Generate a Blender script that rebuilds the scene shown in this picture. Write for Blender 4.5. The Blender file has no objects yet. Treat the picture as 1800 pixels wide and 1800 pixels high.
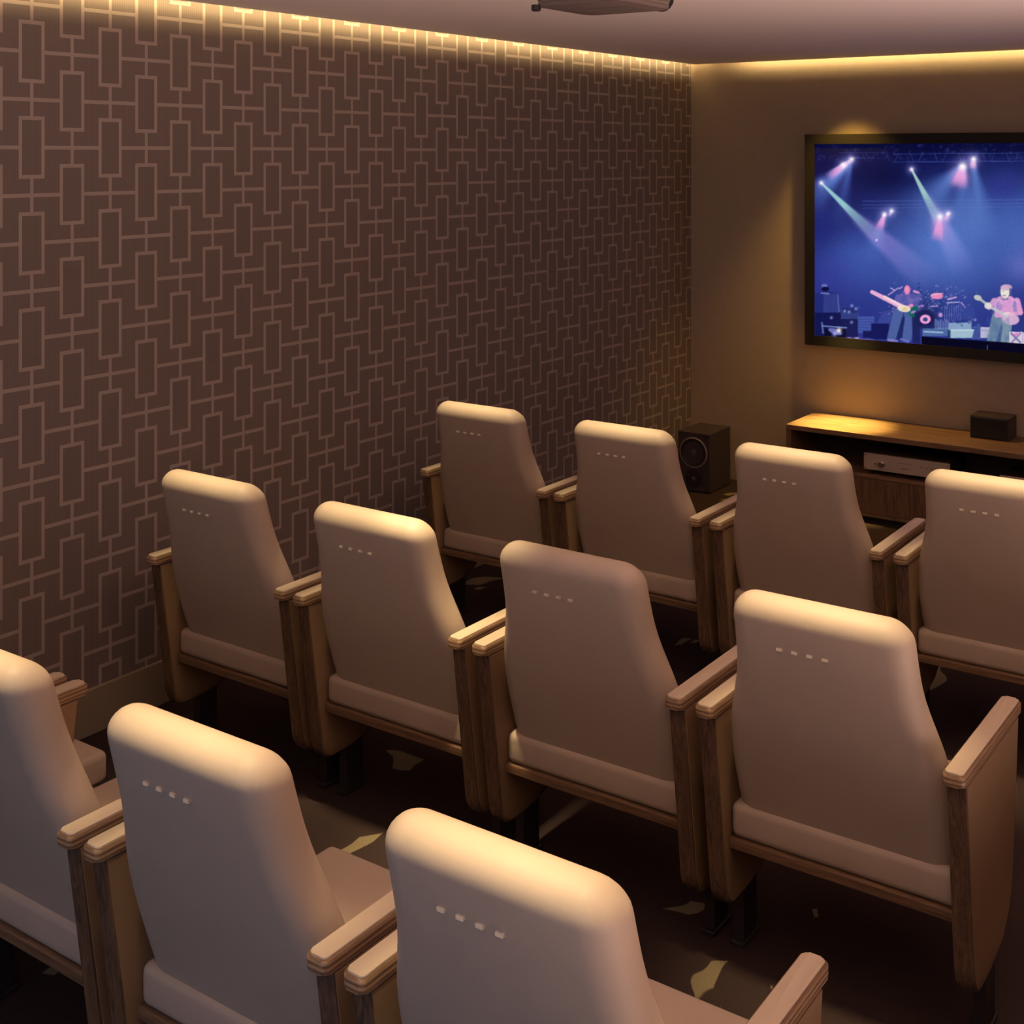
import bpy, bmesh, math, random
import numpy as np
from mathutils import Vector, Matrix

# ------------------------------------------------------------------ camera, world, lights, exposure
scn = bpy.context.scene
C = scn.collection
R = math.radians

cd = bpy.data.cameras.new('camera')
cam = bpy.data.objects.new('camera', cd)
C.objects.link(cam)
cam.location = (0, 0, 1.96)
cam.rotation_euler = (R(90), 0, R(35.16))
cd.sensor_width = 36
cd.lens = 36 * 2274.3 / 1800
cd.shift_y = -(900 - 272.8) / 1800
cd.clip_start = 0.02
scn.camera = cam

scn.view_settings.view_transform = 'Standard'
scn.view_settings.look = 'None'
scn.view_settings.gamma = 1
scn.view_settings.use_curve_mapping = False
scn.view_settings.exposure = 0.0

wd = bpy.data.worlds.new('world')
scn.world = wd
wd.use_nodes = True
wd.node_tree.nodes['Background'].inputs[0].default_value = (0.02, 0.02, 0.03, 1)
wd.node_tree.nodes['Background'].inputs[1].default_value = 1.0

WARM = (1.0, 0.77, 0.36)


def area(name, loc, rot, sx, sy, energy, col, spread=180):
    l = bpy.data.lights.new(name, 'AREA')
    l.shape = 'RECTANGLE'
    l.size, l.size_y = sx, sy
    l.energy, l.color = energy, col
    l.spread = R(spread)
    o = bpy.data.objects.new(name, l)
    C.objects.link(o)
    o.location, o.rotation_euler = loc, rot
    return o


def spot(name, loc, tgt, energy, col, size, blend, rad=0.04):
    l = bpy.data.lights.new(name, 'SPOT')
    l.energy, l.color = energy, col
    l.spot_size, l.spot_blend = R(size), blend
    l.shadow_soft_size = rad
    o = bpy.data.objects.new(name, l)
    C.objects.link(o)
    o.location = loc
    o.rotation_euler = (Vector(tgt) - Vector(loc)).to_track_quat('-Z', 'Y').to_euler()
    return o


WX, WY = -3.693, 7.16            # inner faces of the patterned wall and of the screen wall
SX, SY = -3.635, 7.102           # edges of the dropped ceiling
CZ = 2.514                       # dropped ceiling height
XR, YB = 1.50, -2.2              # right and back walls

# added fill lamps without fixtures: cool from behind, warm from above, right and below
area('rear_cool_fill', (-1.3, -1.3, 1.25), (R(90), 0, 0), 2.4, 1.0, 18, (0.36, 0.58, 1.0))  # added fill, stands in for cool light from behind the camera
area('overhead_warm_fill', (-1.1, 1.6, 2.50), (0, 0, 0), 2.8, 3.6, 5.5, (1.0, 0.68, 0.40))  # added broad fill for armrests and walls
area('right_warm_fill', (1.42, 2.6, 1.7), (0, R(118), 0), 0.8, 8.0, 2, (1.0, 0.64, 0.44))  # added weak side fill for the left wall and ceiling
area('ceiling_up_fill', (0.45, 1.9, 0.30), (0, R(156), 0), 0.9, 6.0, 77, (1.0, 0.68, 0.59), 105)  # added fill aimed up to brighten the ceiling
# strips hidden above the edge of the dropped ceiling
area('cove_light_side', (SX + 0.050, 2.6, CZ + 0.105), (0, R(50), 0), 0.045, 9.0, 42, WARM)
area('cove_light_front', (-0.85, SY - 0.050, CZ + 0.105), (R(50), 0, 0), 5.0, 0.045, 20, WARM)
# downlight over the media cabinet: a tight beam and the spill around it
spot('cabinet_downlight', (-2.66, 6.81, 2.50), (-2.64, 6.90, 0.4), 1300, (1.0, 0.74, 0.20), 19, 1.0, 0.03)
spot('cabinet_downlight_spill', (-2.66, 6.88, 2.50), (-2.64, 6.96, 0.4), 95, (1.0, 0.60, 0.12), 76, 1.0, 0.03)
# downlights over the seats
COLS = [-3.084, -2.422, -1.760, -1.098]
ROWS = {'F': 4.153, 'M': 2.752, 'B': 1.530}
for r, y in ROWS.items():
    for k, x in enumerate(COLS):
        lx = x
        if r == 'M' and k == 2:
            lx = x - 0.36
        spot('seat_downlight', (lx, y - 0.30, 2.49), (lx, y - 0.01, 0.9), 215, (1.0, 0.78, 0.43), 22, 1.0, 0.05)


# ------------------------------------------------------------------ materials
def srgb(r, g, b):
    f = lambda v: (v / 255 / 12.92) if v / 255 <= 0.04045 else ((v / 255 + 0.055) / 1.055) ** 2.4
    return (f(r), f(g), f(b), 1)


def mat(name, col=(0.5, 0.5, 0.5), rough=0.6, metal=0.0, spec=0.5):
    m = bpy.data.materials.new(name)
    m.use_nodes = True
    b = m.node_tree.nodes['Principled BSDF']
    b.inputs['Base Color'].default_value = (*col[:3], 1)
    b.inputs['Roughness'].default_value = rough
    b.inputs['Metallic'].default_value = metal
    b.inputs['Specular IOR Level'].default_value = spec
    return m


class NT:
    """small helper to write node trees"""
    def __init__(self, m):
        self.t = m.node_tree
        self.b = self.t.nodes['Principled BSDF']

    def n(self, typ, **kw):
        x = self.t.nodes.new(typ)
        for k, v in kw.items():
            setattr(x, k, v)
        return x

    def link(self, a, b):
        self.t.links.new(a, b)

    def math(self, op, a, b=None, c=None):
        x = self.n('ShaderNodeMath', operation=op)
        for i, v in enumerate((a, b, c)):
            if v is None:
                continue
            if isinstance(v, (int, float)):
                x.inputs[i].default_value = v
            else:
                self.link(v, x.inputs[i])
        return x.outputs[0]

    def mix(self, fac, a, b):
        x = self.n('ShaderNodeMix', data_type='RGBA')
        if isinstance(fac, (int, float)):
            x.inputs[0].default_value = fac
        else:
            self.link(fac, x.inputs[0])
        for i, v in ((6, a), (7, b)):
            if isinstance(v, tuple):
                x.inputs[i].default_value = v if len(v) == 4 else (*v, 1)
            else:
                self.link(v, x.inputs[i])
        return x.outputs[2]

    def bump(self, h, strength, dist=0.002):
        x = self.n('ShaderNodeBump')
        x.inputs['Strength'].default_value = strength
        x.inputs['Distance'].default_value = dist
        self.link(h, x.inputs['Height'])
        self.link(x.outputs[0], self.b.inputs['Normal'])


def noise(t, vec, scale, detail=3.0, rough=0.55, dist=0.0):
    x = t.n('ShaderNodeTexNoise')
    x.inputs['Scale'].default_value = scale
    x.inputs['Detail'].default_value = detail
    x.inputs['Roughness'].default_value = rough
    x.inputs['Distortion'].default_value = dist
    if vec is not None:
        t.link(vec, x.inputs['Vector'])
    return x.outputs['Fac']


def mapped(t, scale):
    tc = t.n('ShaderNodeTexCoord')
    mp = t.n('ShaderNodeMapping')
    mp.inputs['Scale'].default_value = scale
    t.link(tc.outputs['Object'], mp.inputs['Vector'])
    return mp.outputs[0]


def ramp(t, fac, stops):
    x = t.n('ShaderNodeValToRGB')
    e = x.color_ramp.elements
    while len(e) < len(stops):
        e.new(0.5)
    for i, (p, c) in enumerate(stops):
        e[i].position = p
        e[i].color = c if len(c) == 4 else (*c, 1)
    t.link(fac, x.inputs[0])
    return x.outputs[0]


def wood(name, dark, light, scale, rough=0.45):
    m = mat(name, rough=rough, spec=0.4)
    t = NT(m)
    v = mapped(t, scale)
    n1 = noise(t, v, 1.0, 5, 0.6, 0.4)
    v2 = mapped(t, tuple(s * 4 for s in scale))
    n2 = noise(t, v2, 1.0, 2, 0.5)
    f = t.math('ADD', t.math('MULTIPLY', n1, 0.65), t.math('MULTIPLY', n2, 0.35))
    col = ramp(t, f, [(0.34, dark), (0.5, tuple((a + b) / 2 for a, b in zip(dark, light))), (0.66, light)])
    t.link(col, t.b.inputs['Base Color'])
    t.bump(f, 0.12, 0.001)
    return m


def plywood(name, dark, light):
    """laminated edge: fine plies stacked in z, with grain"""
    m = mat(name, rough=0.45, spec=0.4)
    t = NT(m)
    v = mapped(t, (0, 0, 1))
    w = t.n('ShaderNodeTexWave', wave_type='BANDS', bands_direction='Z')
    w.inputs['Scale'].default_value = 32
    w.inputs['Distortion'].default_value = 0.8
    t.link(v, w.inputs['Vector'])
    g = noise(t, mapped(t, (120, 14, 160)), 1.0, 3, 0.6)
    f = t.math('ADD', t.math('MULTIPLY', w.outputs['Fac'], 0.5), t.math('MULTIPLY', g, 0.5))
    col = ramp(t, f, [(0.25, dark), (0.7, light)])
    t.link(col, t.b.inputs['Base Color'])
    return m


def leather(name, col, bump=0.12):
    m = mat(name, col, rough=0.55, spec=0.35)
    t = NT(m)
    v = mapped(t, (1, 1, 1))
    n1 = noise(t, v, 420, 2, 0.5)
    n2 = noise(t, v, 9, 3, 0.5)
    c = t.mix(n2, tuple(x * 0.93 for x in col), tuple(min(1, x * 1.05) for x in col))
    t.link(c, t.b.inputs['Base Color'])
    t.bump(n1, bump, 0.0008)
    return m


M = {}
M['leather'] = leather('cream_leather', (0.475, 0.37, 0.275))
M['tab'] = mat('tab_leather', (0.62, 0.52, 0.40), 0.5)
M['pad'] = leather('arm_pad_laminate', (0.53, 0.415, 0.295), 0.05)
M['laminate'] = leather('panel_laminate', (0.27, 0.165, 0.088), 0.05)
M['arm_ply'] = plywood('arm_plywood', (0.16, 0.085, 0.045), (0.40, 0.25, 0.14))
M['post'] = wood('post_oak', (0.05, 0.028, 0.016), (0.21, 0.12, 0.068), (90, 90, 5))
M['base_wood'] = wood('seat_base_oak', (0.10, 0.055, 0.028), (0.26, 0.15, 0.08), (6, 60, 160))
M['leg'] = mat('leg_metal', (0.035, 0.028, 0.026), 0.5, 0.3)
M['black'] = mat('black_plastic', (0.012, 0.011, 0.011), 0.4)
M['rubber'] = mat('black_rubber', (0.01, 0.01, 0.01), 0.7)
M['tv_frame'] = mat('tv_frame_black', (0.020, 0.0165, 0.014), 0.55, 0, 0.25)
M['cab'] = wood('cabinet_walnut', (0.15, 0.078, 0.042), (0.34, 0.20, 0.115), (4, 40, 40), 0.45)
M['cab_v'] = wood('cabinet_walnut_upright', (0.11, 0.055, 0.03), (0.27, 0.15, 0.085), (50, 50, 4), 0.5)
M['cab_dark'] = mat('cabinet_lining', (0.05, 0.032, 0.022), 0.6)
M['plinth'] = mat('plinth_black', (0.02, 0.017, 0.015), 0.6)
M['spk'] = mat('speaker_vinyl', (0.058, 0.040, 0.044), 0.5)
M['cone'] = mat('speaker_cone', (0.024, 0.020, 0.020), 0.5)
M['ring'] = mat('speaker_ring', (0.30, 0.25, 0.22), 0.4, 0.2)
M['cap'] = mat('speaker_dust_cap', (0.12, 0.10, 0.095), 0.4)
M['amp_face'] = mat('brushed_champagne', (0.60, 0.49, 0.40), 0.42, 0.15)
M['amp_body'] = mat('amplifier_case', (0.055, 0.038, 0.028), 0.45, 0.2)
M['knob'] = mat('knob_metal', (0.52, 0.45, 0.38), 0.28, 0.8)
M['mark'] = mat('panel_marking', (0.10, 0.075, 0.06), 0.6)
M['proj'] = mat('projector_shell', (0.20, 0.17, 0.14), 0.28, 0.45)
M['proj_base'] = mat('projector_base', (0.16, 0.12, 0.11), 0.42, 0.2)
M['lens'] = mat('projector_lens', (0.02, 0.03, 0.10), 0.08, 0.0, 0.9)
M['ceiling'] = mat('ceiling_paint', (0.90, 0.80, 0.75), 0.8, 0, 0.2)
M['trim'] = mat('baseboard_tan', (0.34, 0.265, 0.17), 0.5)

# screen wall: matt tan plaster
M['front'] = mat('screen_wall_paint', (0.43, 0.335, 0.235), 0.75, 0, 0.25)
t = NT(M['front'])
v = mapped(t, (1, 1, 1))
t.link(t.mix(noise(t, v, 14, 6, 0.65), (0.40, 0.31, 0.215), (0.46, 0.36, 0.255)), t.b.inputs['Base Color'])
t.bump(noise(t, v, 260, 3, 0.6), 0.12, 0.001)
M['plain'] = mat('side_wall_paint', (0.22, 0.16, 0.12), 0.8, 0, 0.2)

# wallpaper: staggered upright rectangles joined by lines, over fine vertical ribs
PITCH, QV, TH, RW, RH = 0.1535, 0.311, 0.0125, 0.096, 0.203
M['paper'] = mat('geometric_wallpaper', rough=0.6, spec=0.3)
t = NT(M['paper'])
tc = t.n('ShaderNodeTexCoord')
sep = t.n('ShaderNodeSeparateXYZ')
t.link(tc.outputs['Object'], sep.inputs[0])
yy, zz = sep.outputs[1], sep.outputs[2]
a = t.math('ADD', t.math('DIVIDE', t.math('SUBTRACT', yy, 2.536), PITCH), 100.5)
colm = t.math('FLOOR', a)
dx = t.math('MULTIPLY', t.math('ABSOLUTE', t.math('SUBTRACT', t.math('FRACT', a), 0.5)), PITCH)
b = t.math('ADD', t.math('ADD', t.math('DIVIDE', t.math('SUBTRACT', zz, 2.296), QV), 100.5), t.math('MULTIPLY', colm, 0.5))
dz = t.math('MULTIPLY', t.math('ABSOLUTE', t.math('SUBTRACT', t.math('FRACT', b), 0.5)), QV)
LT, GT, MUL, MAX, SUB = 'LESS_THAN', 'GREATER_THAN', 'MULTIPLY', 'MAXIMUM', 'SUBTRACT'
outer = t.math(MUL, t.math(LT, dx, RW / 2), t.math(LT, dz, RH / 2))
inner = t.math(MUL, t.math(LT, dx, RW / 2 - TH), t.math(LT, dz, RH / 2 - TH))
frame = t.math(SUB, outer, inner)
conn = t.math(MUL, t.math(LT, dx, TH * 0.48), t.math(GT, dz, RH / 2 - 0.001))
hz1 = t.math(MUL, t.math(GT, dx, RW / 2 - 0.001), t.math(LT, dz, TH / 2))
hz2 = t.math(LT, t.math(SUB, QV / 2, dz), TH / 2)
lines = t.math(MAX, t.math(MAX, frame, conn), t.math(MAX, hz1, hz2))
rib = t.math('ABSOLUTE', t.math(SUB, t.math('FRACT', t.math('DIVIDE', yy, 0.0095)), 0.5))
ground = t.mix(t.math(MUL, rib, 1.6), (0.198, 0.152, 0.128, 1), (0.250, 0.196, 0.165, 1))
ground = t.mix(t.math(MUL, inner, 0.22), ground, (0.185, 0.145, 0.122, 1))
t.link(t.mix(lines, ground, (0.44, 0.35, 0.295, 1)), t.b.inputs['Base Color'])

# carpet: dark brown pile with sparse tan leaf figures
M['carpet'] = mat('carpet', rough=0.95, spec=0.1)
t = NT(M['carpet'])
v = mapped(t, (1, 1, 1))
pile = noise(t, v, 300, 2, 0.6)
wv = t.n('ShaderNodeTexVoronoi', feature='F1', distance='MANHATTAN')
wv.inputs['Scale'].default_value = 2.1
warp = t.n('ShaderNodeTexNoise')
warp.inputs['Scale'].default_value = 2.2
t.link(v, warp.inputs['Vector'])
va = t.n('ShaderNodeVectorMath', operation='MULTIPLY_ADD')
t.link(warp.outputs['Color'], va.inputs[0])
va.inputs[1].default_value = (0.5, 0.5, 0)
t.link(v, va.inputs[2])
mp = t.n('ShaderNodeMapping')
mp.inputs['Rotation'].default_value = (0, 0, R(32))
mp.inputs['Scale'].default_value = (2.3, 0.85, 0.0)
t.link(va.outputs[0], mp.inputs['Vector'])
t.link(mp.outputs[0], wv.inputs['Vector'])
leaf = ramp(t, t.math('ADD', wv.outputs['Distance'], t.math(MUL, t.math(SUB, pile, 0.5), 0.05)),
            [(0.245, (1, 1, 1)), (0.258, (0, 0, 0))])
dark = t.mix(pile, (0.020, 0.0125, 0.0115, 1), (0.070, 0.044, 0.039, 1))
tan = t.mix(pile, (0.14, 0.105, 0.06, 1), (0.32, 0.255, 0.15, 1))
t.link(t.mix(leaf, dark, tan), t.b.inputs['Base Color'])
t.bump(pile, 0.5, 0.004)


# ------------------------------------------------------------------ mesh helpers
def obj(name, bm, m, parent=None, smooth=False, loc=None, auto=None):
    bmesh.ops.recalc_face_normals(bm, faces=bm.faces)
    me = bpy.data.meshes.new(name)
    bm.to_mesh(me)
    bm.free()
    me.materials.append(m)
    if smooth:
        for p in me.polygons:
            p.use_smooth = True
        if auto is not None:
            me.set_sharp_from_angle(angle=R(auto))
    o = bpy.data.objects.new(name, me)
    C.objects.link(o)
    if parent is not None:
        o.parent = parent
    if loc is not None:
        o.location = loc
    return o


def box(bm, x0, x1, y0, y1, z0, z1, bev=0.0, seg=2):
    ret = bmesh.ops.create_cube(bm, size=1)
    vs = ret['verts']
    for v_ in vs:
        v_.co = Vector((x0 + (v_.co.x + .5) * (x1 - x0), y0 + (v_.co.y + .5) * (y1 - y0), z0 + (v_.co.z + .5) * (z1 - z0)))
    if bev > 0:
        es = list({e for v_ in vs for e in v_.link_edges})
        bmesh.ops.bevel(bm, geom=es, offset=bev, segments=seg, profile=0.5, affect='EDGES')
    return bm


def bx(*a, **k):
    return box(bmesh.new(), *a, **k)


def prism(pts, axis, a0, a1, bev=0.0, seg=2):
    """extrude a closed 2D outline along an axis ('x': pts are (y,z); 'z': (x,y); 'y': (x,z))"""
    bm = bmesh.new()
    def P(p, t_):
        return {'x': (t_, p[0], p[1]), 'y': (p[0], t_, p[1]), 'z': (p[0], p[1], t_)}[axis]
    A = [bm.verts.new(P(p, a0)) for p in pts]
    B = [bm.verts.new(P(p, a1)) for p in pts]
    n = len(pts)
    fa = bm.faces.new(A)
    fb = bm.faces.new(B[::-1])
    for i in range(n):
        bm.faces.new((A[i], B[i], B[(i + 1) % n], A[(i + 1) % n]))
    if bev > 0:
        es = list(fa.edges) + list(fb.edges)
        bmesh.ops.bevel(bm, geom=es, offset=bev, segments=seg, profile=0.5, affect='EDGES')
    return bm


def lathe(prof, axis_origin, axis='y', seg=40):
    """revolve (radius, offset) along +axis"""
    bm = bmesh.new()
    ox, oy, oz = axis_origin
    rings = []
    for r, d in prof:
        ring = []
        for i in range(seg):
            an = 2 * math.pi * i / seg
            c_, s_ = r * math.cos(an), r * math.sin(an)
            co = {'y': (ox + c_, oy + d, oz + s_), 'z': (ox + c_, oy + s_, oz + d), 'x': (ox + d, oy + c_, oz + s_)}[axis]
            ring.append(bm.verts.new(co))
        rings.append(ring)
    for A, B in zip(rings, rings[1:]):
        for i in range(seg):
            bm.faces.new((A[i], A[(i + 1) % seg], B[(i + 1) % seg], B[i]))
    bm.faces.new(rings[0])
    bm.faces.new(rings[-1][::-1])
    return bm


def thing(name, label, cat, loc=(0, 0, 0), group=None):
    o = bpy.data.objects.new(name, None)
    o.empty_display_size = 0.1
    C.objects.link(o)
    o.location = loc
    tag(o, label, cat, group)
    return o


def tag(o, label, cat, group=None):
    o['label'] = label
    o['category'] = cat
    if group:
        o['group'] = group


def struct(name, bm, m, **k):
    o = obj(name, bm, m, **k)
    o['kind'] = 'structure'
    return o


# ------------------------------------------------------------------ the room
struct('floor', bx(WX - .1, XR + .1, YB - .1, WY + .1, -.1, 0), M['carpet'])
struct('wall_left', bx(WX - .1, WX, YB - .1, WY + .1, 0, 2.72), M['paper'])
struct('wall_front', bx(WX, XR, WY, WY + .1, 0, 2.72), M['front'])
struct('wall_right', bx(XR, XR + .1, YB - .1, WY + .1, 0, 2.72), M['plain'])
struct('wall_back', bx(WX, XR, YB - .1, YB, 0, 2.72), M['plain'])
bm = bmesh.new()
box(bm, SX, XR, YB, SY, CZ, CZ + .03)                         # dropped ceiling, short of two walls
box(bm, WX - .1, XR + .1, YB - .1, WY + .1, 2.72, 2.80)       # the slab above it
struct('ceiling', bm, M['ceiling'])
bm = bmesh.new()
box(bm, WX, WX + .014, YB, WY, 0, .155, bev=.003)
struct('baseboard_left', bm, M['trim'])


# ------------------------------------------------------------------ cinema seats
def interp(x, tab):
    for (x0, y0), (x1, y1) in zip(tab, tab[1:]):
        if x <= x1:
            f = max(0, (x - x0) / (x1 - x0))
            return y0 + (y1 - y0) * f
    return tab[-1][1]


def smooth_interp(x, tab):
    return sum(interp(x + d, tab) for d in (-.03, -.015, 0, .015, .03)) / 5


REAR = [(.30, .135), (.40, .108), (.62, .036), (.82, -.024), (.97, -.064)]
FRONT = [(.30, .235), (.40, .225), (.62, .150), (.82, .088), (.97, .046)]
HALF = [(.30, .240), (.36, .252), (.42, .262), (.54, .262), (.62, .254), (.68, .240), (.74, .222), (.79, .212), (.86, .208), (.97, .206)]
TOPZ, TR = .962, .056


def back_mesh():
    zs = [.345, .36, .39, .43, .48, .53, .58, .62, .65, .68, .71, .74, .77, .80, .83, .86, .885, TOPZ - TR]
    for i in range(1, 9):
        zs.append(TOPZ - TR + TR * math.sin(math.pi / 2 * i / 8))
    bm = bmesh.new()
    rings = []
    for z in zs:
        ins = 0.0
        if z > TOPZ - TR:
            k = (z - (TOPZ - TR)) / TR
            ins = TR * (1 - math.sqrt(max(0, 1 - k * k)))
        y0, y1 = smooth_interp(z, REAR), smooth_interp(z, FRONT)
        hw = smooth_interp(z, HALF)
        hd = (y1 - y0) / 2
        ins = min(ins, hd - .002)
        cy = (y0 + y1) / 2
        w_, d_ = hw - ins, hd - ins
        r = max(.001, min(.050 - ins * .7, d_ - .0005))
        ring = []
        for cx_, cy_, a0 in ((w_ - r, d_ - r, 0), (-(w_ - r), d_ - r, 90), (-(w_ - r), -(d_ - r), 180), (w_ - r, -(d_ - r), 270)):
            for j in range(7):
                an = R(a0 + 90 * j / 6)
                ring.append(bm.verts.new((cx_ + r * math.cos(an), cy + cy_ + r * math.sin(an), z)))
        rings.append(ring)
    n = len(rings[0])
    for A, B in zip(rings, rings[1:]):
        for i in range(n):
            bm.faces.new((A[i], A[(i + 1) % n], B[(i + 1) % n], B[i]))
    bm.faces.new(rings[0][::-1])
    bm.faces.new(rings[-1])
    return bm


def rounded_rect(x0, x1, y0, y1, r, n=5):
    pts = []
    for cx_, cy_, a0 in ((x1 - r, y1 - r, 0), (x0 + r, y1 - r, 90), (x0 + r, y0 + r, 180), (x1 - r, y0 + r, 270)):
        for j in range(n + 1):
            an = R(a0 + 90 * j / n)
            pts.append((cx_ + r * math.cos(an), cy_ + r * math.sin(an)))
    return pts


def smooth_outline(pts, corner, n=5):
    """round each vertex of a polygon with the given radius-like offset"""
    out = []
    L = len(pts)
    for i, p in enumerate(pts):
        c_ = corner[i]
        p = Vector(p)
        a_, b_ = Vector(pts[i - 1]), Vector(pts[(i + 1) % L])
        if c_ <= 0:
            out.append(tuple(p))
            continue
        p0 = p + (a_ - p).normalized() * c_
        p1 = p + (b_ - p).normalized() * c_
        for j in range(n + 1):
            s = j / n
            out.append(tuple(p0 * (1 - s) ** 2 + p * 2 * s * (1 - s) + p1 * s * s))
    return out


PANEL = smooth_outline([(.022, .634), (.083, .175), (.110, .148), (.250, .148), (.385, .195), (.425, .45), (.448, .634)],
                       [0, .03, .02, .08, .10, .06, 0], 6)
OUT, AW = .313, .043


def inset_poly(pts, d):
    cx_ = sum(p[0] for p in pts) / len(pts)
    cz_ = sum(p[1] for p in pts) / len(pts)
    res = []
    for y_, z_ in pts:
        v_ = Vector((y_ - cx_, z_ - cz_))
        l = v_.length
        v_ = v_ * ((l - d) / l)
        res.append((cx_ + v_.x, cz_ + v_.y))
    return res


def make_seat():
    root = thing('cinema_seat', '', 'cinema seat')
    obj('backrest', back_mesh(), M['leather'], root, smooth=True)
    back = root.children[0]
    for k in range(4):
        x = -.083 + .0355 * k
        z = .851
        y = smooth_interp(z, REAR)
        bm = bmesh.new()
        box(bm, x - .0068, x + .0068, y - .0055, y + .004, z - .0035, z + .0035, bev=.001)
        obj('leather_tab', bm, M['tab'], back)
    bm = bmesh.new()
    box(bm, -.268, .268, .098, .635, .318, .402, bev=.020, seg=5)
    obj('seat', bm, M['leather'], root, smooth=True, auto=50)
    bm = bmesh.new()
    box(bm, -.268, .268, .094, .600, .293, .319, bev=.004)
    obj('seat_base', bm, M['base_wood'], root)
    for s in (-1, 1):
        xo, xi = s * (OUT - .002), s * (OUT - AW + .001)
        p = obj('side_panel', prism(PANEL, 'x', min(xo, xi), max(xo, xi)), M['post'], root)
        lam = inset_poly(PANEL, .007)
        for xa, xb in ((xo, xo + s * .0025), (xi - s * .0025, xi)):
            obj('panel_face', prism(lam, 'x', min(xa, xb), max(xa, xb)), M['laminate'], p)
        x0, x1 = (OUT - AW - .003, OUT + .001) if s > 0 else (-OUT - .001, -OUT + AW + .003)
        arm = obj('armrest', prism(rounded_rect(x0, x1, 0, .478, .012), 'z', .633, .657, bev=.004, seg=3), M['arm_ply'], root, smooth=True, auto=40)
        obj('armrest_pad', prism(rounded_rect(x0 + .004, x1 - .004, .005, .473, .010), 'z', .655, .6615, bev=.003, seg=2), M['pad'], arm, smooth=True, auto=40)
        xm = (xo + xi) / 2
        bm = bmesh.new()
        box(bm, xm - .014, xm + .014, .195, .275, .012, .156, bev=.003)
        lg = obj('leg', bm, M['leg'], root)
        bm = bmesh.new()
        box(bm, xm - .018, xm + .018, .185, .285, 0, .013, bev=.003)
        obj('foot_plate', bm, M['leg'], lg)
    return root


def dup(root):
    r = root.copy()
    C.objects.link(r)
    for ch in root.children:
        c = ch.copy()
        C.objects.link(c)
        c.parent = r
        for g in ch.children:
            d = g.copy()
            C.objects.link(d)
            d.parent = c
    return r


rowname = {'F': 'front row', 'M': 'middle row', 'B': 'rear row'}
LABELS = {
    'F': ['cream leather cinema seat beside the patterned wall in the front row',
          'cream leather cinema seat directly in front of the floor speaker, front row',
          'cream leather cinema seat third from the patterned wall in the front row',
          'cream leather cinema seat of the front row cut by the right photo edge'],
    'M': ['cream leather cinema seat beside the patterned wall in the middle row',
          'cream leather cinema seat second from the patterned wall in the middle row',
          'cream leather cinema seat with the dimmest top, third in the middle row',
          'cream leather cinema seat at the aisle end of the middle row'],
    'B': ['cream leather cinema seat of the rear row, mostly outside the left photo edge',
          'cream leather cinema seat of the rear row with backrest cut by the left photo edge',
          'cream leather cinema seat of the rear row with its whole backrest in view',
          'cream leather aisle seat of the rear row, cut by the bottom photo edge'],
}
proto = None
for r in 'FMB':
    for k, x in enumerate(COLS):
        if proto is None:
            o = proto = make_seat()
        else:
            o = dup(proto)
        o.location = (x, ROWS[r], 0)
        o['label'] = LABELS[r][k]
        o['group'] = 'cinema seats in the ' + rowname[r]

# ------------------------------------------------------------------ media cabinet
CX0, CX1, CY0, CY1, CT = -2.888, -0.62, 6.735, 7.15, .470
cab = thing('media_cabinet', 'long low walnut media cabinet with open bays under the television', 'cabinet', (0, 0, 0))
bm = bmesh.new()
box(bm, CX0, CX1, CY0, CY1, CT - .028, CT, bev=.002)
obj('cabinet_top', bm, M['cab'], cab)
for x in (CX0, CX1 - .028):
    bm = bmesh.new()
    box(bm, x, x + .028, CY0, CY1, .0, CT - .028, bev=.002)
    obj('side_board', bm, M['cab_v'], cab)
bm = bmesh.new()
box(bm, CX0 + .028, CX1 - .028, CY1 - .02, CY1 - .005, .05, CT - .028)
obj('back_board', bm, M['cab_dark'], cab)
bm = bmesh.new()
box(bm, CX0 + .028, CX1 - .028, CY0 + .004, CY1 - .02, .236, .258, bev=.002)
obj('shelf', bm, M['cab'], cab)
bm = bmesh.new()
box(bm, CX0 + .028, CX1 - .028, CY0 + .05, CY1 - .02, 0, .03)
obj('plinth', bm, M['plinth'], cab)
bm = bmesh.new()
box(bm, CX0 + .028, CX1 - .028, CY0 + .01, CY1 - .02, .03, .05)
obj('bottom_board', bm, M['cab'], cab)
xs = [CX0 + .03, -2.20 - .55, -2.203, -1.655, -1.108, CX1 - .03]
xs = [CX0 + .030, -2.200, -1.660, -1.120, CX1 - .030]
for x0, x1 in zip(xs, xs[1:]):
    bm = bmesh.new()
    box(bm, x0 + .0012, x1 - .0012, CY0 + .003, CY0 + .021, .051, .234, bev=.0015)
    obj('door', bm, M['cab_v'], cab)

# ------------------------------------------------------------------ amplifier on the shelf
ax0, ax1, ay, az0, az1 = -2.447, -1.993, 6.742, .284, .369
amp = thing('amplifier', 'slim champagne fronted hifi amplifier with round volume knob on the cabinet shelf', 'amplifier', (0, 0, 0))
bm = bmesh.new()
box(bm, ax0 + .006, ax1 - .006, ay + .008, ay + .30, az0 + .006, az1 + .004, bev=.003)
obj('amplifier_case', bm, M['amp_body'], amp)
bm = bmesh.new()
box(bm, ax0, ax1, ay, ay + .010, az0, az1, bev=.0015)
face = obj('front_plate', bm, M['amp_face'], amp)
obj('volume_knob', lathe([(.019, .002), (.019, -.003), (.016, -.004), (.016, -.018), (.013, -.020)], (-2.352, ay, .322), 'y', 32), M['knob'], amp, smooth=True, auto=30)
obj('headphone_jack', lathe([(.004, .001), (.004, -.001)], (-2.386, ay, .318), 'y', 14), M['black'], amp)
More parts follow.
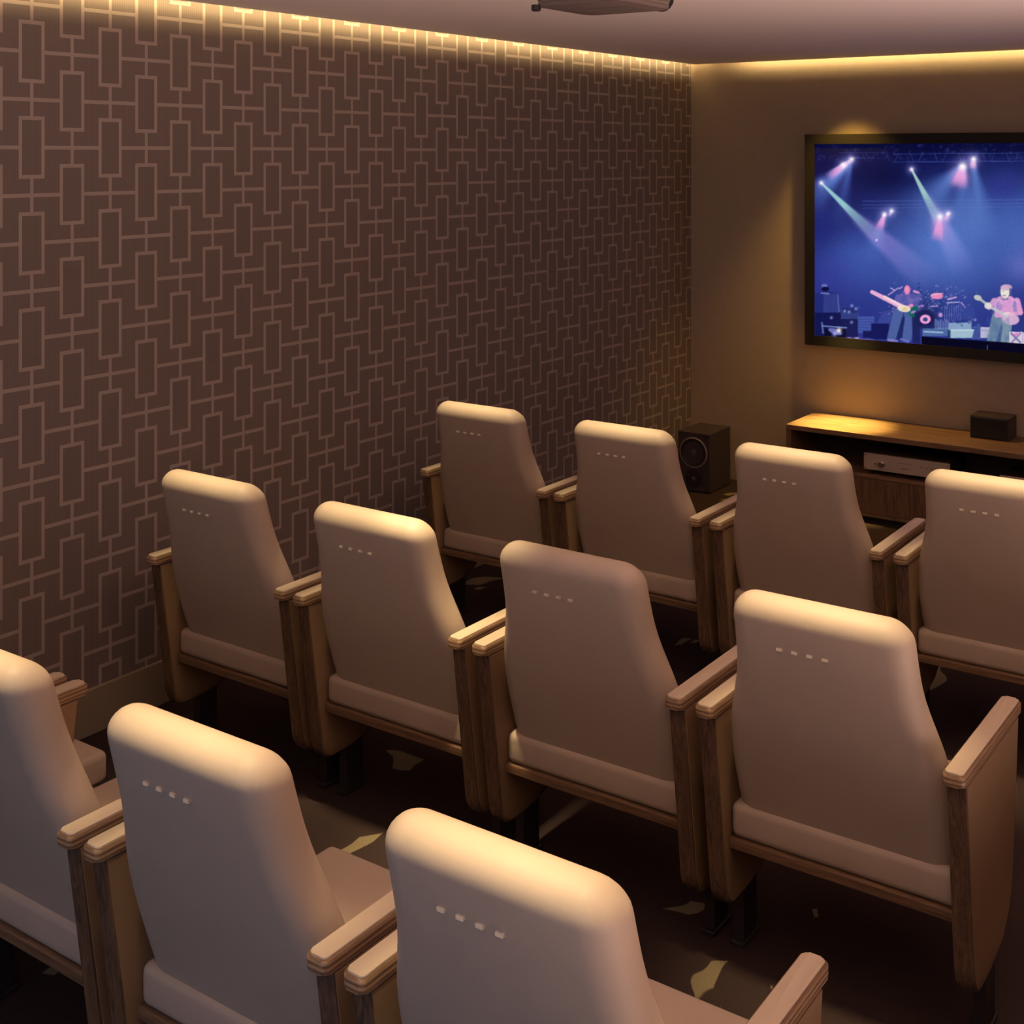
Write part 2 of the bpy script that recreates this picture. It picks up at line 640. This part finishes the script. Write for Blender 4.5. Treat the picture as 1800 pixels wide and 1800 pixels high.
for x, z in ((ax0 + .009, az1 - .009), (ax0 + .009, az0 + .009), (ax1 - .009, az1 - .009), (ax1 - .009, az0 + .009)):
    obj('screw', lathe([(.004, .001), (.004, -.001)], (x, ay, z), 'y', 12), M['mark'], amp)
for k in range(3):
    obj('push_button', lathe([(.0045, .001), (.0045, -.004), (.0035, -.005)], (-2.140 + .027 * k, ay, .333), 'y', 14), M['knob'], amp, smooth=True, auto=30)
for k in range(2):
    obj('indicator', lathe([(.003, .001), (.003, -.001)], (-2.312 + .012 * k, ay, .324), 'y', 12), M['knob'], amp)
bm = bmesh.new()
for k in range(12):                                  # a row of tiny printed marks, too small to be read
    box(bm, -2.262 + .0065 * k, -2.262 + .0065 * k + .004, ay - .0004, ay + .001, .338, .3405)
for k in range(6):
    box(bm, -2.245 + .0065 * k, -2.245 + .0065 * k + .0045, ay - .0004, ay + .001, .309, .314)
obj('printed_marks', bm, M['mark'], amp)
for x in (ax0 + .05, ax1 - .05):
    for y in (ay + .04, ay + .26):
        obj('foot', lathe([(.015, 0), (.015, az0 + .007 - .258)], (x, y, .258), 'z', 18), M['rubber'], amp)

# ------------------------------------------------------------------ second hifi unit on the shelf
dx0, dx1, dy = -1.745, -1.31, 6.745
rec = thing('receiver', 'silver hifi receiver with a row of keys, half hidden on the right shelf', 'receiver', (0, 0, 0))
bm = bmesh.new()
box(bm, dx0 + .004, dx1 - .004, dy + .008, dy + .28, .266, .346, bev=.003)
obj('receiver_case', bm, M['amp_body'], rec)
bm = bmesh.new()
box(bm, dx0, dx1, dy, dy + .010, .266, .348, bev=.0015)
obj('front_plate', bm, M['amp_face'], rec)
bm = bmesh.new()
box(bm, dx0 + .002, dx1 - .002, dy - .001, dy + .002, .318, .322)
obj('trim_line', bm, M['mark'], rec)
for k in range(16):
    bm = bmesh.new()
    x = dx0 + .018 + .0255 * k
    box(bm, x, x + .010, dy - .005, dy + .002, .292, .310, bev=.001)
    obj('key', bm, M['mark'] if k % 2 else M['knob'], rec)
for x in (dx0 + .05, dx1 - .05):
    for y in (dy + .04, dy + .24):
        obj('foot', lathe([(.015, 0), (.015, .010)], (x, y, .258), 'z', 18), M['rubber'], rec)

# ------------------------------------------------------------------ centre speaker on the cabinet
cs = thing('centre_speaker', 'small black box speaker with dark grille standing on the cabinet', 'speaker', (0, 0, 0))
bm = bmesh.new()
box(bm, -1.959, -1.760, 6.984, 7.135, CT, .588, bev=.003)
obj('speaker_box', bm, M['spk'], cs)
bm = bmesh.new()
box(bm, -1.953, -1.766, 6.975, 6.986, CT + .006, .582, bev=.004)
obj('grille', bm, M['black'], cs)

# ------------------------------------------------------------------ floor speaker in the corner
sx0, sx1, sy0, sy1 = -3.578, -3.374, 6.772, 7.05
fs = thing('floor_speaker', 'black two-way speaker with a ringed woofer standing on the floor in the corner', 'speaker', (0, 0, 0))
bm = bmesh.new()
box(bm, sx0, sx1, sy0, sy1, .004, .345, bev=.004)
obj('speaker_box', bm, M['spk'], fs)
wx = (sx0 + sx1) / 2
wf = obj('woofer', lathe([(.084, .004), (.084, -.004), (.074, -.004), (.060, .004), (.030, .016), (.026, .012)], (wx, sy0 - .002, .228), 'y', 48), M['cone'], fs, smooth=True, auto=40)
obj('woofer_ring', lathe([(.089, .001), (.089, -.005), (.086, -.007), (.082, -.007), (.080, -.004), (.080, .001)], (wx, sy0, .228), 'y', 48), M['ring'], fs, smooth=True, auto=40)
obj('dust_cap', lathe([(.026, .012), (.022, .004), (.014, -.001), (.004, -.003)], (wx, sy0 - .002, .228), 'y', 32), M['cap'], wf, smooth=True)
tw = obj('tweeter', lathe([(.052, .001), (.052, -.004), (.047, -.005), (.018, -.001), (.014, -.001)], (wx, sy0, .078), 'y', 40), M['cone'], fs, smooth=True, auto=40)
obj('tweeter_dome', lathe([(.014, .000), (.012, -.006), (.006, -.009), (.002, -.010)], (wx, sy0, .078), 'y', 24), M['cap'], tw, smooth=True)
for x in (sx0 + .014, sx1 - .014):
    for z in (.018, .330):
        obj('grille_peg', lathe([(.006, .001), (.006, -.005), (.004, -.006)], (x, sy0, z), 'y', 14), M['black'], fs)
for x in (sx0 + .03, sx1 - .03):
    for y in (sy0 + .03, sy1 - .03):
        obj('foot', lathe([(.014, 0), (.014, .006)], (x, y, 0), 'z', 16), M['rubber'], fs)

# ------------------------------------------------------------------ television
TX0, TX1, TZ0, TZ1, TY = -2.916, -0.837, .869, 2.080, 7.070
BZ = .056
tv = thing('television', 'large black framed wall television showing a band on a blue lit stage', 'television', (0, 0, 0))
bm = bmesh.new()
box(bm, TX0 + .10, TX1 - .10, TY + .045, WY - .001, TZ0 + .10, TZ1 - .10, bev=.004)
obj('wall_bracket', bm, M['black'], tv)
bm = bmesh.new()
box(bm, TX0 + .004, TX1 - .004, TY + .02, TY + .05, TZ0 + .004, TZ1 - .004, bev=.004)
obj('back_housing', bm, M['tv_frame'], tv)
bm = bmesh.new()
x0, x1, z0, z1 = TX0, TX1, TZ0, TZ1
ox = [(x0, z0), (x1, z0), (x1, z1), (x0, z1)]
ix = [(x0 + BZ, z0 + BZ), (x1 - BZ, z0 + BZ), (x1 - BZ, z1 - BZ), (x0 + BZ, z1 - BZ)]
OF = [bm.verts.new((x, TY, z)) for x, z in ox]
IF = [bm.verts.new((x, TY + .002, z)) for x, z in ix]
OB = [bm.verts.new((x, TY + .03, z)) for x, z in ox]
IB = [bm.verts.new((x, TY + .022, z)) for x, z in ix]
for i in range(4):
    j = (i + 1) % 4
    bm.faces.new((OF[i], OF[j], IF[j], IF[i]))
    bm.faces.new((OF[j], OF[i], OB[i], OB[j]))
    bm.faces.new((IF[i], IF[j], IB[j], IB[i]))
    bm.faces.new((OB[i], OB[j], IB[j], IB[i]))
obj('bezel', bm, M['tv_frame'], tv)

# the picture on the screen: colours worked out per point of a fine grid
gx0, gx1, gz0, gz1 = TX0 + BZ, TX1 - BZ, TZ0 + BZ, TZ1 - BZ
NX, NZ = 470, 264
GX, GZ = np.meshgrid(np.linspace(gx0, gx1, NX), np.linspace(gz0, gz1, NZ))
# drawing units of the picture: x 140 at the left edge, y 98 at the top edge; about 1440 units to the metre
S_, C_ = math.sin(R(35.16)), math.cos(R(35.16))
den = -GX * S_ + TY * C_
PX = (900 + 2274.3 * (GX * C_ + TY * S_) / den - 1400) * 4.5
PY = (272.8 - 2274.3 * (GZ - 1.96) / den - 230) * 4.5
rng = np.random.default_rng(4)
IMG = np.zeros((NZ, NX, 3))


def lay(maskv, col, al=1.0):
    global IMG
    m_ = np.clip(maskv * al, 0, 1)[..., None]
    IMG = IMG * (1 - m_) + np.array(col, float) * m_


def add(maskv, col, al=1.0):
    global IMG
    m_ = np.clip(maskv * al, 0, 1)[..., None]
    IMG = 255 - (255 - IMG) * (255 - np.array(col, float) * m_) / 255


def gauss(x, y, sx, sy=None, rot=0):
    sy = sy or sx
    a_ = R(rot)
    u = (PX - x) * math.cos(a_) + (PY - y) * math.sin(a_)
    w = -(PX - x) * math.sin(a_) + (PY - y) * math.cos(a_)
    return np.exp(-(u / sx) ** 2 - (w / sy) ** 2)


def ell(x, y, rx, ry, rot=0, soft=.18):
    a_ = R(rot)
    u = (PX - x) * math.cos(a_) + (PY - y) * math.sin(a_)
    w = -(PX - x) * math.sin(a_) + (PY - y) * math.cos(a_)
    d = np.sqrt((u / rx) ** 2 + (w / ry) ** 2)
    return np.clip((1 + soft / 2 - d) / soft, 0, 1)


def seg(x0, y0, x1, y1, w0, w1=None, soft=5):
    w1 = w0 if w1 is None else w1
    dx_, dy_ = x1 - x0, y1 - y0
    L2 = dx_ * dx_ + dy_ * dy_
    s = np.clip(((PX - x0) * dx_ + (PY - y0) * dy_) / L2, 0, 1)
    d = np.hypot(PX - x0 - s * dx_, PY - y0 - s * dy_)
    w = w0 + (w1 - w0) * s
    return np.clip((w - d) / soft + .5, 0, 1)


def cone(x0, y0, x1, y1, w0, w1, fade=1.0, soft=.5, fin=.02):
    dx_, dy_ = x1 - x0, y1 - y0
    L = math.hypot(dx_, dy_)
    s = ((PX - x0) * dx_ + (PY - y0) * dy_) / (L * L)
    d = np.abs((PX - x0) * -dy_ + (PY - y0) * dx_) / L
    w = w0 + (w1 - w0) * np.clip(s, 0, 1)
    m_ = np.clip((1 - d / w) / soft, 0, 1)
    m_ = m_ * m_ * (3 - 2 * m_)
    return m_ * np.clip(s / fin, 0, 1) * np.clip((1 - s) / max(fade, .01), 0, 1)


def poly(pts, soft=4):
    """convex polygon"""
    m_ = np.ones_like(PX)
    n = len(pts)
    ar = sum(pts[i][0] * pts[(i + 1) % n][1] - pts[(i + 1) % n][0] * pts[i][1] for i in range(n))
    sg = 1 if ar > 0 else -1
    for i in range(n):
        (xa, ya), (xb, yb) = pts[i], pts[(i + 1) % n]
        l = math.hypot(xb - xa, yb - ya)
        d = sg * ((xb - xa) * (PY - ya) - (yb - ya) * (PX - xa)) / l
        m_ = np.minimum(m_, np.clip(d / soft + .5, 0, 1))
    return m_


def rect(xa, ya, xb, yb, soft=4):
    return poly([(xa, ya), (xb, ya), (xb, yb), (xa, yb)], soft)


ty_ = np.clip((PY - 98) / 1600, 0, 1)[..., None]
IMG = (1 - ty_) * np.array([8, 10, 62.]) + ty_ * np.array([42, 52, 138.])
lay(gauss(1150, 920, 520, 420), (84, 118, 196), .95)
lay(gauss(1750, 760, 420, 420), (78, 112, 192), .75)
lay(gauss(480, 1020, 340, 260), (66, 94, 178), .75)
lay(gauss(250, 1150, 200, 160), (52, 58, 150), .5)
lay(gauss(200, 760, 110, 160), (30, 38, 120), .6)
lay(gauss(680, 350, 210, 130), (2, 12, 62), .95)
lay(gauss(1640, 440, 130, 110), (44, 46, 132), .6)
lay(np.clip((215 - PY) / 70, 0, 1), (6, 9, 52), .85)
# haze beams
add(cone(420, 235, 40, 640, 20, 250, .8, 1), (104, 144, 232), .95)
add(cone(430, 235, 300, 760, 20, 150, .9, 1), (92, 130, 226), .6)
add(cone(1310, 270, 900, 700, 20, 330, .9, 1), (92, 136, 224), .75)
add(cone(1330, 270, 1280, 900, 20, 260, .9, 1), (84, 126, 220), .55)
add(cone(1390, 220, 1480, 900, 20, 220, .9, 1), (90, 136, 225), .65)
add(cone(2050, 260, 1900, 1000, 30, 320, .9, 1), (90, 110, 220), .6)
add(cone(700, 650, 560, 1050, 15, 170, .9, 1), (70, 120, 210), .45)
add(cone(350, 585, 1080, 1220, 46, 165, .6, .6, .35), (160, 104, 196), .46)
add(cone(1010, 470, 1330, 1130, 40, 150, .6, .7, .35), (165, 108, 204), .48)
add(gauss(1790, 1080, 130, 130), (120, 90, 190), .35)
lay(cone(190, 412, 640, 850, 9, 66, .6, .6), (158, 212, 212), .9)
lay(cone(905, 305, 1140, 750, 9, 58, .6, .6), (172, 212, 206), .88)
for (xa, ya, xb, yb, wa, wb, al) in ((420, 235, 235, 375, 18, 52, .9), (1310, 275, 1275, 455, 26, 100, .95), (1395, 225, 1390, 305, 16, 38, .85),
                                     (690, 665, 645, 790, 16, 46, .85), (1130, 690, 1105, 880, 18, 72, .9), (1190, 655, 1175, 720, 14, 30, .7),
                                     (745, 640, 725, 680, 12, 20, .6)):
    lay(cone(xa, ya, xb, yb, wa, wb, .5, .6), (232, 158, 216), al)
for x, y, sx, sy, ro, al in ((300, 330, 52, 26, -35, .55), (1288, 375, 66, 62, 0, .75), (1393, 262, 30, 34, 0, .7), (662, 735, 36, 42, 20, .6), (1118, 770, 50, 72, 0, .65), (1190, 690, 24, 30, 0, .4)):
    lay(gauss(x, y, sx, sy, ro), (226, 152, 214), al)
# truss and rails
for y in (176, 240):
    lay(seg(760, y + 8, 1840, y - 2, 2.2), (78, 100, 186), .6)
lay(seg(330, 172, 720, 170, 2), (90, 110, 190), .45)
lay(seg(400, 215, 620, 212, 2), (90, 110, 190), .45)
for k in range(16):
    x = 420 + 95 * k
    lay(seg(x, 178, x + 26 * (1 if k % 2 else -1), 240, 2), (72, 92, 176), .5)
for y, al in ((545, .35), (575, .3), (600, .28)):
    lay(seg(520, y + 12, 1840, y, 3), (104, 128, 206), al)
for k in range(160):
    x, y = rng.uniform(150, 1840), rng.uniform(100, 245)
    lay(gauss(x, y, rng.uniform(4, 12)), (60, 78, 150), rng.uniform(.1, .45))
# lamp heads
for x, y, s in ((430, 226, 20), (365, 270, 22), (190, 412, 15), (905, 305, 16), (1310, 280, 30), (1396, 224, 22), (690, 662, 18), (747, 635, 17), (1130, 680, 22), (1196, 656, 17), (2050, 250, 26), (2140, 640, 20)):
    add(gauss(x, y, s * 2.6), (150, 140, 220), .5)
    add(gauss(x, y, s), (255, 240, 235), 1)
add(gauss(628, 865, 9), (220, 210, 235), .9)
# stage left: cases, amplifiers, a seated roadie in the dark
lay(poly([(140, 1290), (215, 1265), (325, 1290), (335, 1460), (140, 1460)]), (30, 40, 112), .85)
lay(poly([(210, 1290), (310, 1290), (325, 1440), (205, 1440)], 8), (58, 70, 142), .6)
lay(ell(215, 1226, 24, 16), (110, 112, 190), .8)
lay(ell(222, 1252, 30, 18), (8, 10, 50), .95)
lay(seg(190, 1284, 250, 1290, 5), (150, 150, 210), .7)
lay(seg(320, 1300, 330, 1430, 6), (130, 140, 205), .5)
lay(rect(140, 1440, 480, 1640, 8), (14, 18, 72), .9)
lay(rect(345, 1410, 485, 1490), (58, 76, 148), .7)
lay(rect(352, 1405, 480, 1440), (26, 34, 96), .8)
lay(rect(350, 1500, 470, 1640), (20, 26, 84), .9)
for x, y in ((410, 1434), (375, 1428), (432, 1385), (465, 1410), (430, 1516), (270, 1480)):
    add(gauss(x, y, 11), (150, 160, 220), .8)
lay(seg(200, 1545, 390, 1560, 5), (128, 148, 212), .8)
lay(seg(195, 1520, 205, 1600, 7), (110, 130, 200), .7)
lay(rect(215, 1568, 385, 1650), (6, 7, 40), .9)
lay(ell(300, 1590, 58, 20, 20), (120, 125, 208), .85)
add(gauss(330, 1580, 20), (250, 235, 210), 1)
add(gauss(295, 1612, 18), (150, 150, 220), .8)
lay(rect(480, 1470, 610, 1600, 8), (78, 98, 176), .7)
for k in range(5):
    lay(seg(482, 1490 + 22 * k, 606, 1494 + 22 * k, 3), (40, 52, 128), .6)
lay(rect(585, 1525, 725, 1650, 5), (16, 22, 84), .95)
lay(rect(520, 1585, 590, 1640, 5), (14, 18, 76), .9)
lay(poly([(630, 1525), (680, 1430), (760, 1420), (740, 1525)], 10), (66, 78, 156), .6)
for x in (410, 470):
    add(gauss(x, 1643, 20, 8), (245, 205, 235), .9)
lay(seg(395, 1645, 600, 1655, 6), (110, 100, 196), .6)
# drum kit
lay(gauss(1020, 1420, 170, 110), (34, 46, 112), .75)
for k in range(260):
    x, y = rng.normal(1010, 160), rng.normal(1385, 75)
    c_ = [(150, 160, 220), (200, 150, 215), (24, 30, 90), (90, 150, 190)][int(rng.integers(4))]
    lay(gauss(x, y, rng.uniform(4, 11), rng.uniform(3, 6), rng.uniform(-50, 50)), c_, rng.uniform(.3, .75))
lay(ell(1010, 1490, 92, 82), (40, 42, 92), .9)
lay(ell(1010, 1490, 76, 68), (24, 28, 84), .9)
lay(ell(1014, 1492, 42, 36), (240, 160, 214), 1)
lay(ell(1014, 1494, 20, 17), (44, 70, 120), 1)
lay(ell(1105, 1308, 50, 24), (236, 140, 186), .95)
lay(seg(1062, 1300, 1150, 1288, 4), (240, 180, 214), .9)
lay(seg(1190, 1335, 1258, 1318, 5), (228, 176, 220), .9)
lay(seg(1185, 1362, 1285, 1356, 4), (196, 192, 232), .8)
lay(seg(925, 1270, 960, 1282, 9), (232, 152, 208), .9)
for xa, ya, xb, yb in ((720, 1300, 800, 1245), (740, 1245, 770, 1262), (810, 1250, 830, 1235), (1300, 1360, 1330, 1400), (1060, 1390, 1110, 1388), (950, 1392, 1000, 1384)):
    lay(seg(xa, ya, xb, yb, 5), (196, 160, 220), .8)
for k in range(8):
    x = 1170 + 18 * k
    lay(seg(x, 1380 + 6 * (k % 3), x - 6, 1500, 2.5), (120, 140, 206), .6)
lay(ell(1135, 1460, 16, 16), (224, 160, 220), .8)
# risers and cases behind the right hand player
lay(rect(990, 1560, 1200, 1625), (86, 118, 168), .75)
lay(rect(985, 1540, 1110, 1565), (28, 38, 98), .9)
lay(seg(1005, 1590, 1150, 1598, 6), (176, 204, 222), .8)
for k in range(9):
    lay(rect(1090 + 13 * k, 1490 + 8 * (k % 3), 1098 + 13 * k, 1570), (150, 172, 210), .55)
lay(rect(1200, 1520, 1380, 1575), (142, 172, 202), .9)
lay(rect(1212, 1578, 1400, 1640), (170, 200, 212), .9)
lay(seg(1205, 1578, 1395, 1578, 5), (200, 222, 230), .9)
lay(rect(1190, 1575, 1214, 1640), (40, 56, 108), .9)
lay(ell(1340, 1440, 70, 60), (58, 76, 150), .5)
for k in range(40):
    lay(gauss(rng.uniform(1270, 1440), rng.uniform(1490, 1560), 8), [(36, 50, 120), (150, 170, 206)][k % 2], .5)
lay(poly([(1410, 1540), (1450, 1540), (1455, 1650), (1380, 1650)]), (62, 82, 152), .95)
lay(rect(1450, 1555, 1530, 1640), (206, 200, 224), .85)
lay(seg(1450, 1580, 1530, 1584, 4), (130, 140, 190), .8)
lay(rect(1740, 1450, 1900, 1600, 6), (40, 54, 122), .8)
# left hand player
lay(poly([(800, 1425), (925, 1425), (905, 1640), (735, 1640)], 8), (44, 58, 122), .9)
lay(seg(800, 1440, 745, 1640, 40, 34), (84, 108, 166), .75)
lay(seg(890, 1440, 870, 1640, 42, 36), (84, 108, 170), .75)
lay(seg(842, 1480, 808, 1640, 12, 20), (26, 34, 92), .8)
lay(poly([(905, 1440), (965, 1440), (975, 1690), (915, 1680)], 6), (26, 32, 88), .9)
lay(poly([(790, 1305), (850, 1285), (910, 1288), (985, 1318), (960, 1370), (930, 1430), (800, 1420)], 14), (96, 92, 170), .75)
for k in range(40):
    lay(gauss(rng.uniform(780, 980), rng.uniform(1295, 1430), rng.uniform(6, 14)), [(120, 104, 184), (70, 82, 160), (150, 112, 186)][k % 3], .4)
lay(seg(800, 1320, 775, 1375, 24, 18), (94, 92, 172), .9)
lay(seg(850, 1410, 905, 1385, 15), (228, 140, 196), .9)
lay(ell(870, 1260, 24, 38), (226, 126, 178), .95)
lay(ell(868, 1258, 14, 26), (240, 156, 198), .7)
lay(ell(925, 1410, 36, 20, -20), (14, 96, 88), .9)
lay(ell(905, 1455, 30, 18, 20), (12, 104, 80), .8)
lay(ell(918, 1435, 20, 10, -20), (176, 140, 210), .8)
lay(seg(592, 1276, 845, 1402, 15, 20), (238, 178, 214), .95)
lay(seg(690, 1312, 820, 1382, 9), (248, 220, 226), .8)
lay(ell(845, 1408, 52, 26, 8), (238, 222, 202), .95)
lay(ell(850, 1410, 22, 14), (214, 196, 120), .7)
lay(seg(720, 1655, 790, 1665, 9), (150, 140, 210), .7)
lay(seg(820, 1650, 880, 1668, 9), (120, 120, 196), .7)
# right hand player
lay(seg(1590, 1480, 1540, 1690, 50, 44), (108, 134, 158), .95)
lay(seg(1660, 1480, 1640, 1690, 46, 40), (122, 146, 164), .95)
lay(seg(1618, 1540, 1588, 1690, 9, 18), (58, 80, 138), .9)
lay(poly([(1548, 1345), (1600, 1312), (1690, 1308), (1748, 1350), (1725, 1470), (1570, 1480)], 8), (224, 158, 208), .97)
lay(seg(1738, 1350, 1768, 1440, 27, 20), (226, 158, 208), .95)
lay(seg(1765, 1440, 1680, 1455, 18, 15), (222, 156, 202), .95)
lay(seg(1560, 1345, 1520, 1400, 22, 18), (214, 156, 206), .9)
lay(ell(1600, 1388, 28, 36), (120, 120, 186), .5)
lay(ell(1722, 1390, 16, 44), (96, 110, 180), .6)
lay(ell(1690, 1490, 68, 46, 10), (216, 176, 208), .95)
lay(seg(1530, 1395, 1660, 1470, 11), (188, 196, 200), .95)
lay(ell(1430, 1322, 32, 21, 20), (196, 200, 190), .95)
lay(seg(1445, 1332, 1540, 1400, 9), (184, 190, 192), .95)
lay(ell(1510, 1385, 28, 26), (226, 222, 214), .9)
lay(ell(1668, 1452, 36, 15, 8), (236, 228, 214), .9)
lay(ell(1640, 1328, 34, 16), (90, 96, 150), .7)
lay(ell(1645, 1275, 36, 52), (236, 232, 214), .97)
lay(ell(1655, 1240, 46, 24), (200, 168, 198), .95)
lay(ell(1688, 1272, 10, 30), (96, 84, 140), .8)
lay(seg(1622, 1268, 1636, 1268, 3), (120, 112, 140), .7)
lay(seg(1630, 1304, 1650, 1304, 4), (120, 112, 140), .8)
for k in range(60):
    lay(gauss(rng.uniform(1545, 1740), rng.uniform(1315, 1470), rng.uniform(6, 13)), [(200, 140, 204), (238, 184, 216), (170, 140, 206)][k % 3], .35)
for k in range(50):
    lay(gauss(rng.uniform(1500, 1680), rng.uniform(1490, 1690), rng.uniform(5, 12), rng.uniform(12, 30)), [(80, 108, 150), (140, 164, 176), (66, 92, 150)][k % 3], .35)
# painted boards at the stage edge
lay(rect(1680, 1592, 1782, 1690), (232, 216, 226), .9)
lay(seg(1695, 1605, 1765, 1675, 8), (96, 92, 150), .8)
lay(seg(1765, 1605, 1700, 1675, 8), (120, 104, 168), .7)
lay(ell(1735, 1612, 20, 12), (226, 120, 196), .9)
lay(rect(1786, 1596, 1800, 1690), (236, 226, 232), .9)
lay(rect(1810, 1596, 1990, 1694), (206, 196, 216), .8)
# black stage lip
lay(poly([(985, 1628), (2700, 1750), (2700, 1990), (985, 1690)], 5), (4, 4, 30), 1)
lay(ell(1506, 1716, 5, 20), (80, 110, 150), .7)
lay(np.clip((PX - 1990) / 120, 0, 1) * np.clip((PY - 1250) / 200, 0, 1), (26, 32, 96), .7)
IMG = np.clip(IMG + rng.normal(0, 3.0, IMG.shape), 0, 255)
lin = np.where(IMG / 255 <= .04045, IMG / 255 / 12.92, ((IMG / 255 + .055) / 1.055) ** 2.4)

me = bpy.data.meshes.new('screen')
co = np.stack([GX, np.full_like(GX, TY + .012), GZ], -1).reshape(-1, 3)
idx = np.arange(NX * NZ).reshape(NZ, NX)
quads = np.stack([idx[:-1, :-1], idx[:-1, 1:], idx[1:, 1:], idx[1:, :-1]], -1).reshape(-1, 4)
me.from_pydata(co.tolist(), [], quads.tolist())
ca = me.color_attributes.new('picture', 'FLOAT_COLOR', 'POINT')
ca.data.foreach_set('color', np.concatenate([lin.reshape(-1, 3), np.ones((NX * NZ, 1))], 1).astype(np.float32).ravel())
ms = bpy.data.materials.new('screen_picture')
ms.use_nodes = True
t = NT(ms)
at = t.n('ShaderNodeAttribute', attribute_name='picture')
t.b.inputs['Base Color'].default_value = (.004, .004, .005, 1)
t.b.inputs['Roughness'].default_value = .3
t.b.inputs['Specular IOR Level'].default_value = .05
t.link(at.outputs['Color'], t.b.inputs['Emission Color'])
t.b.inputs['Emission Strength'].default_value = 1.0
me.materials.append(ms)
scr = bpy.data.objects.new('screen', me)
C.objects.link(scr)
scr.parent = tv
scr['label'] = 'lit screen with two guitarists under stage lights'

# ------------------------------------------------------------------ projector under the ceiling
px0, px1, py0, py1, pz = -1.962, -1.686, 2.875, 3.172, 2.360
pr = thing('projector', 'grey ceiling projector hanging at the top edge of the photo', 'projector', (0, 0, 0))
bm = prism(rounded_rect(px0, px1, py0, py1, .035, 6), 'z', pz + .012, pz + .095, bev=.014, seg=4)
obj('projector_shell', bm, M['proj'], pr, smooth=True, auto=40)
bm = prism(rounded_rect(px0 + .004, px1 - .004, py0 + .004, py1 - .004, .032, 6), 'z', pz, pz + .016, bev=.004, seg=2)
base = obj('base_plate', bm, M['proj_base'], pr, smooth=True, auto=40)
for k in range(14):
    bm = bmesh.new()
    x = px0 + .07 + .011 * k
    box(bm, x, x + .004, py1 - .16, py1 - .06, pz - .0015, pz + .002)
    obj('vent_rib', bm, M['proj'], base)
obj('lens_barrel', lathe([(.036, -.02), (.036, .022), (.031, .026), (.029, .016)], (px1 - .050, py1, pz + .036), 'y', 36), M['black'], pr, smooth=True, auto=40)
obj('lens', lathe([(.029, .008), (.024, .014), (.012, .018), (.002, .019)], (px1 - .050, py1, pz + .036), 'y', 30), M['lens'], pr, smooth=True)
for x, y in ((px0 + .012, py0 + .006),):
    obj('foot', lathe([(.013, .004), (.013, -.010), (.010, -.013)], (x, y, pz), 'z', 20), M['black'], pr, smooth=True, auto=40)
pxm, pym = (px0 + px1) / 2, (py0 + py1) / 2
obj('mount_pole', lathe([(.02, .09), (.02, CZ - pz)], (pxm, pym, pz), 'z', 24), M['black'], pr, smooth=True, auto=40)
obj('mount_plate', lathe([(.06, CZ - pz - .014), (.06, CZ - pz)], (pxm, pym, pz), 'z', 32), M['black'], pr, smooth=True, auto=40)
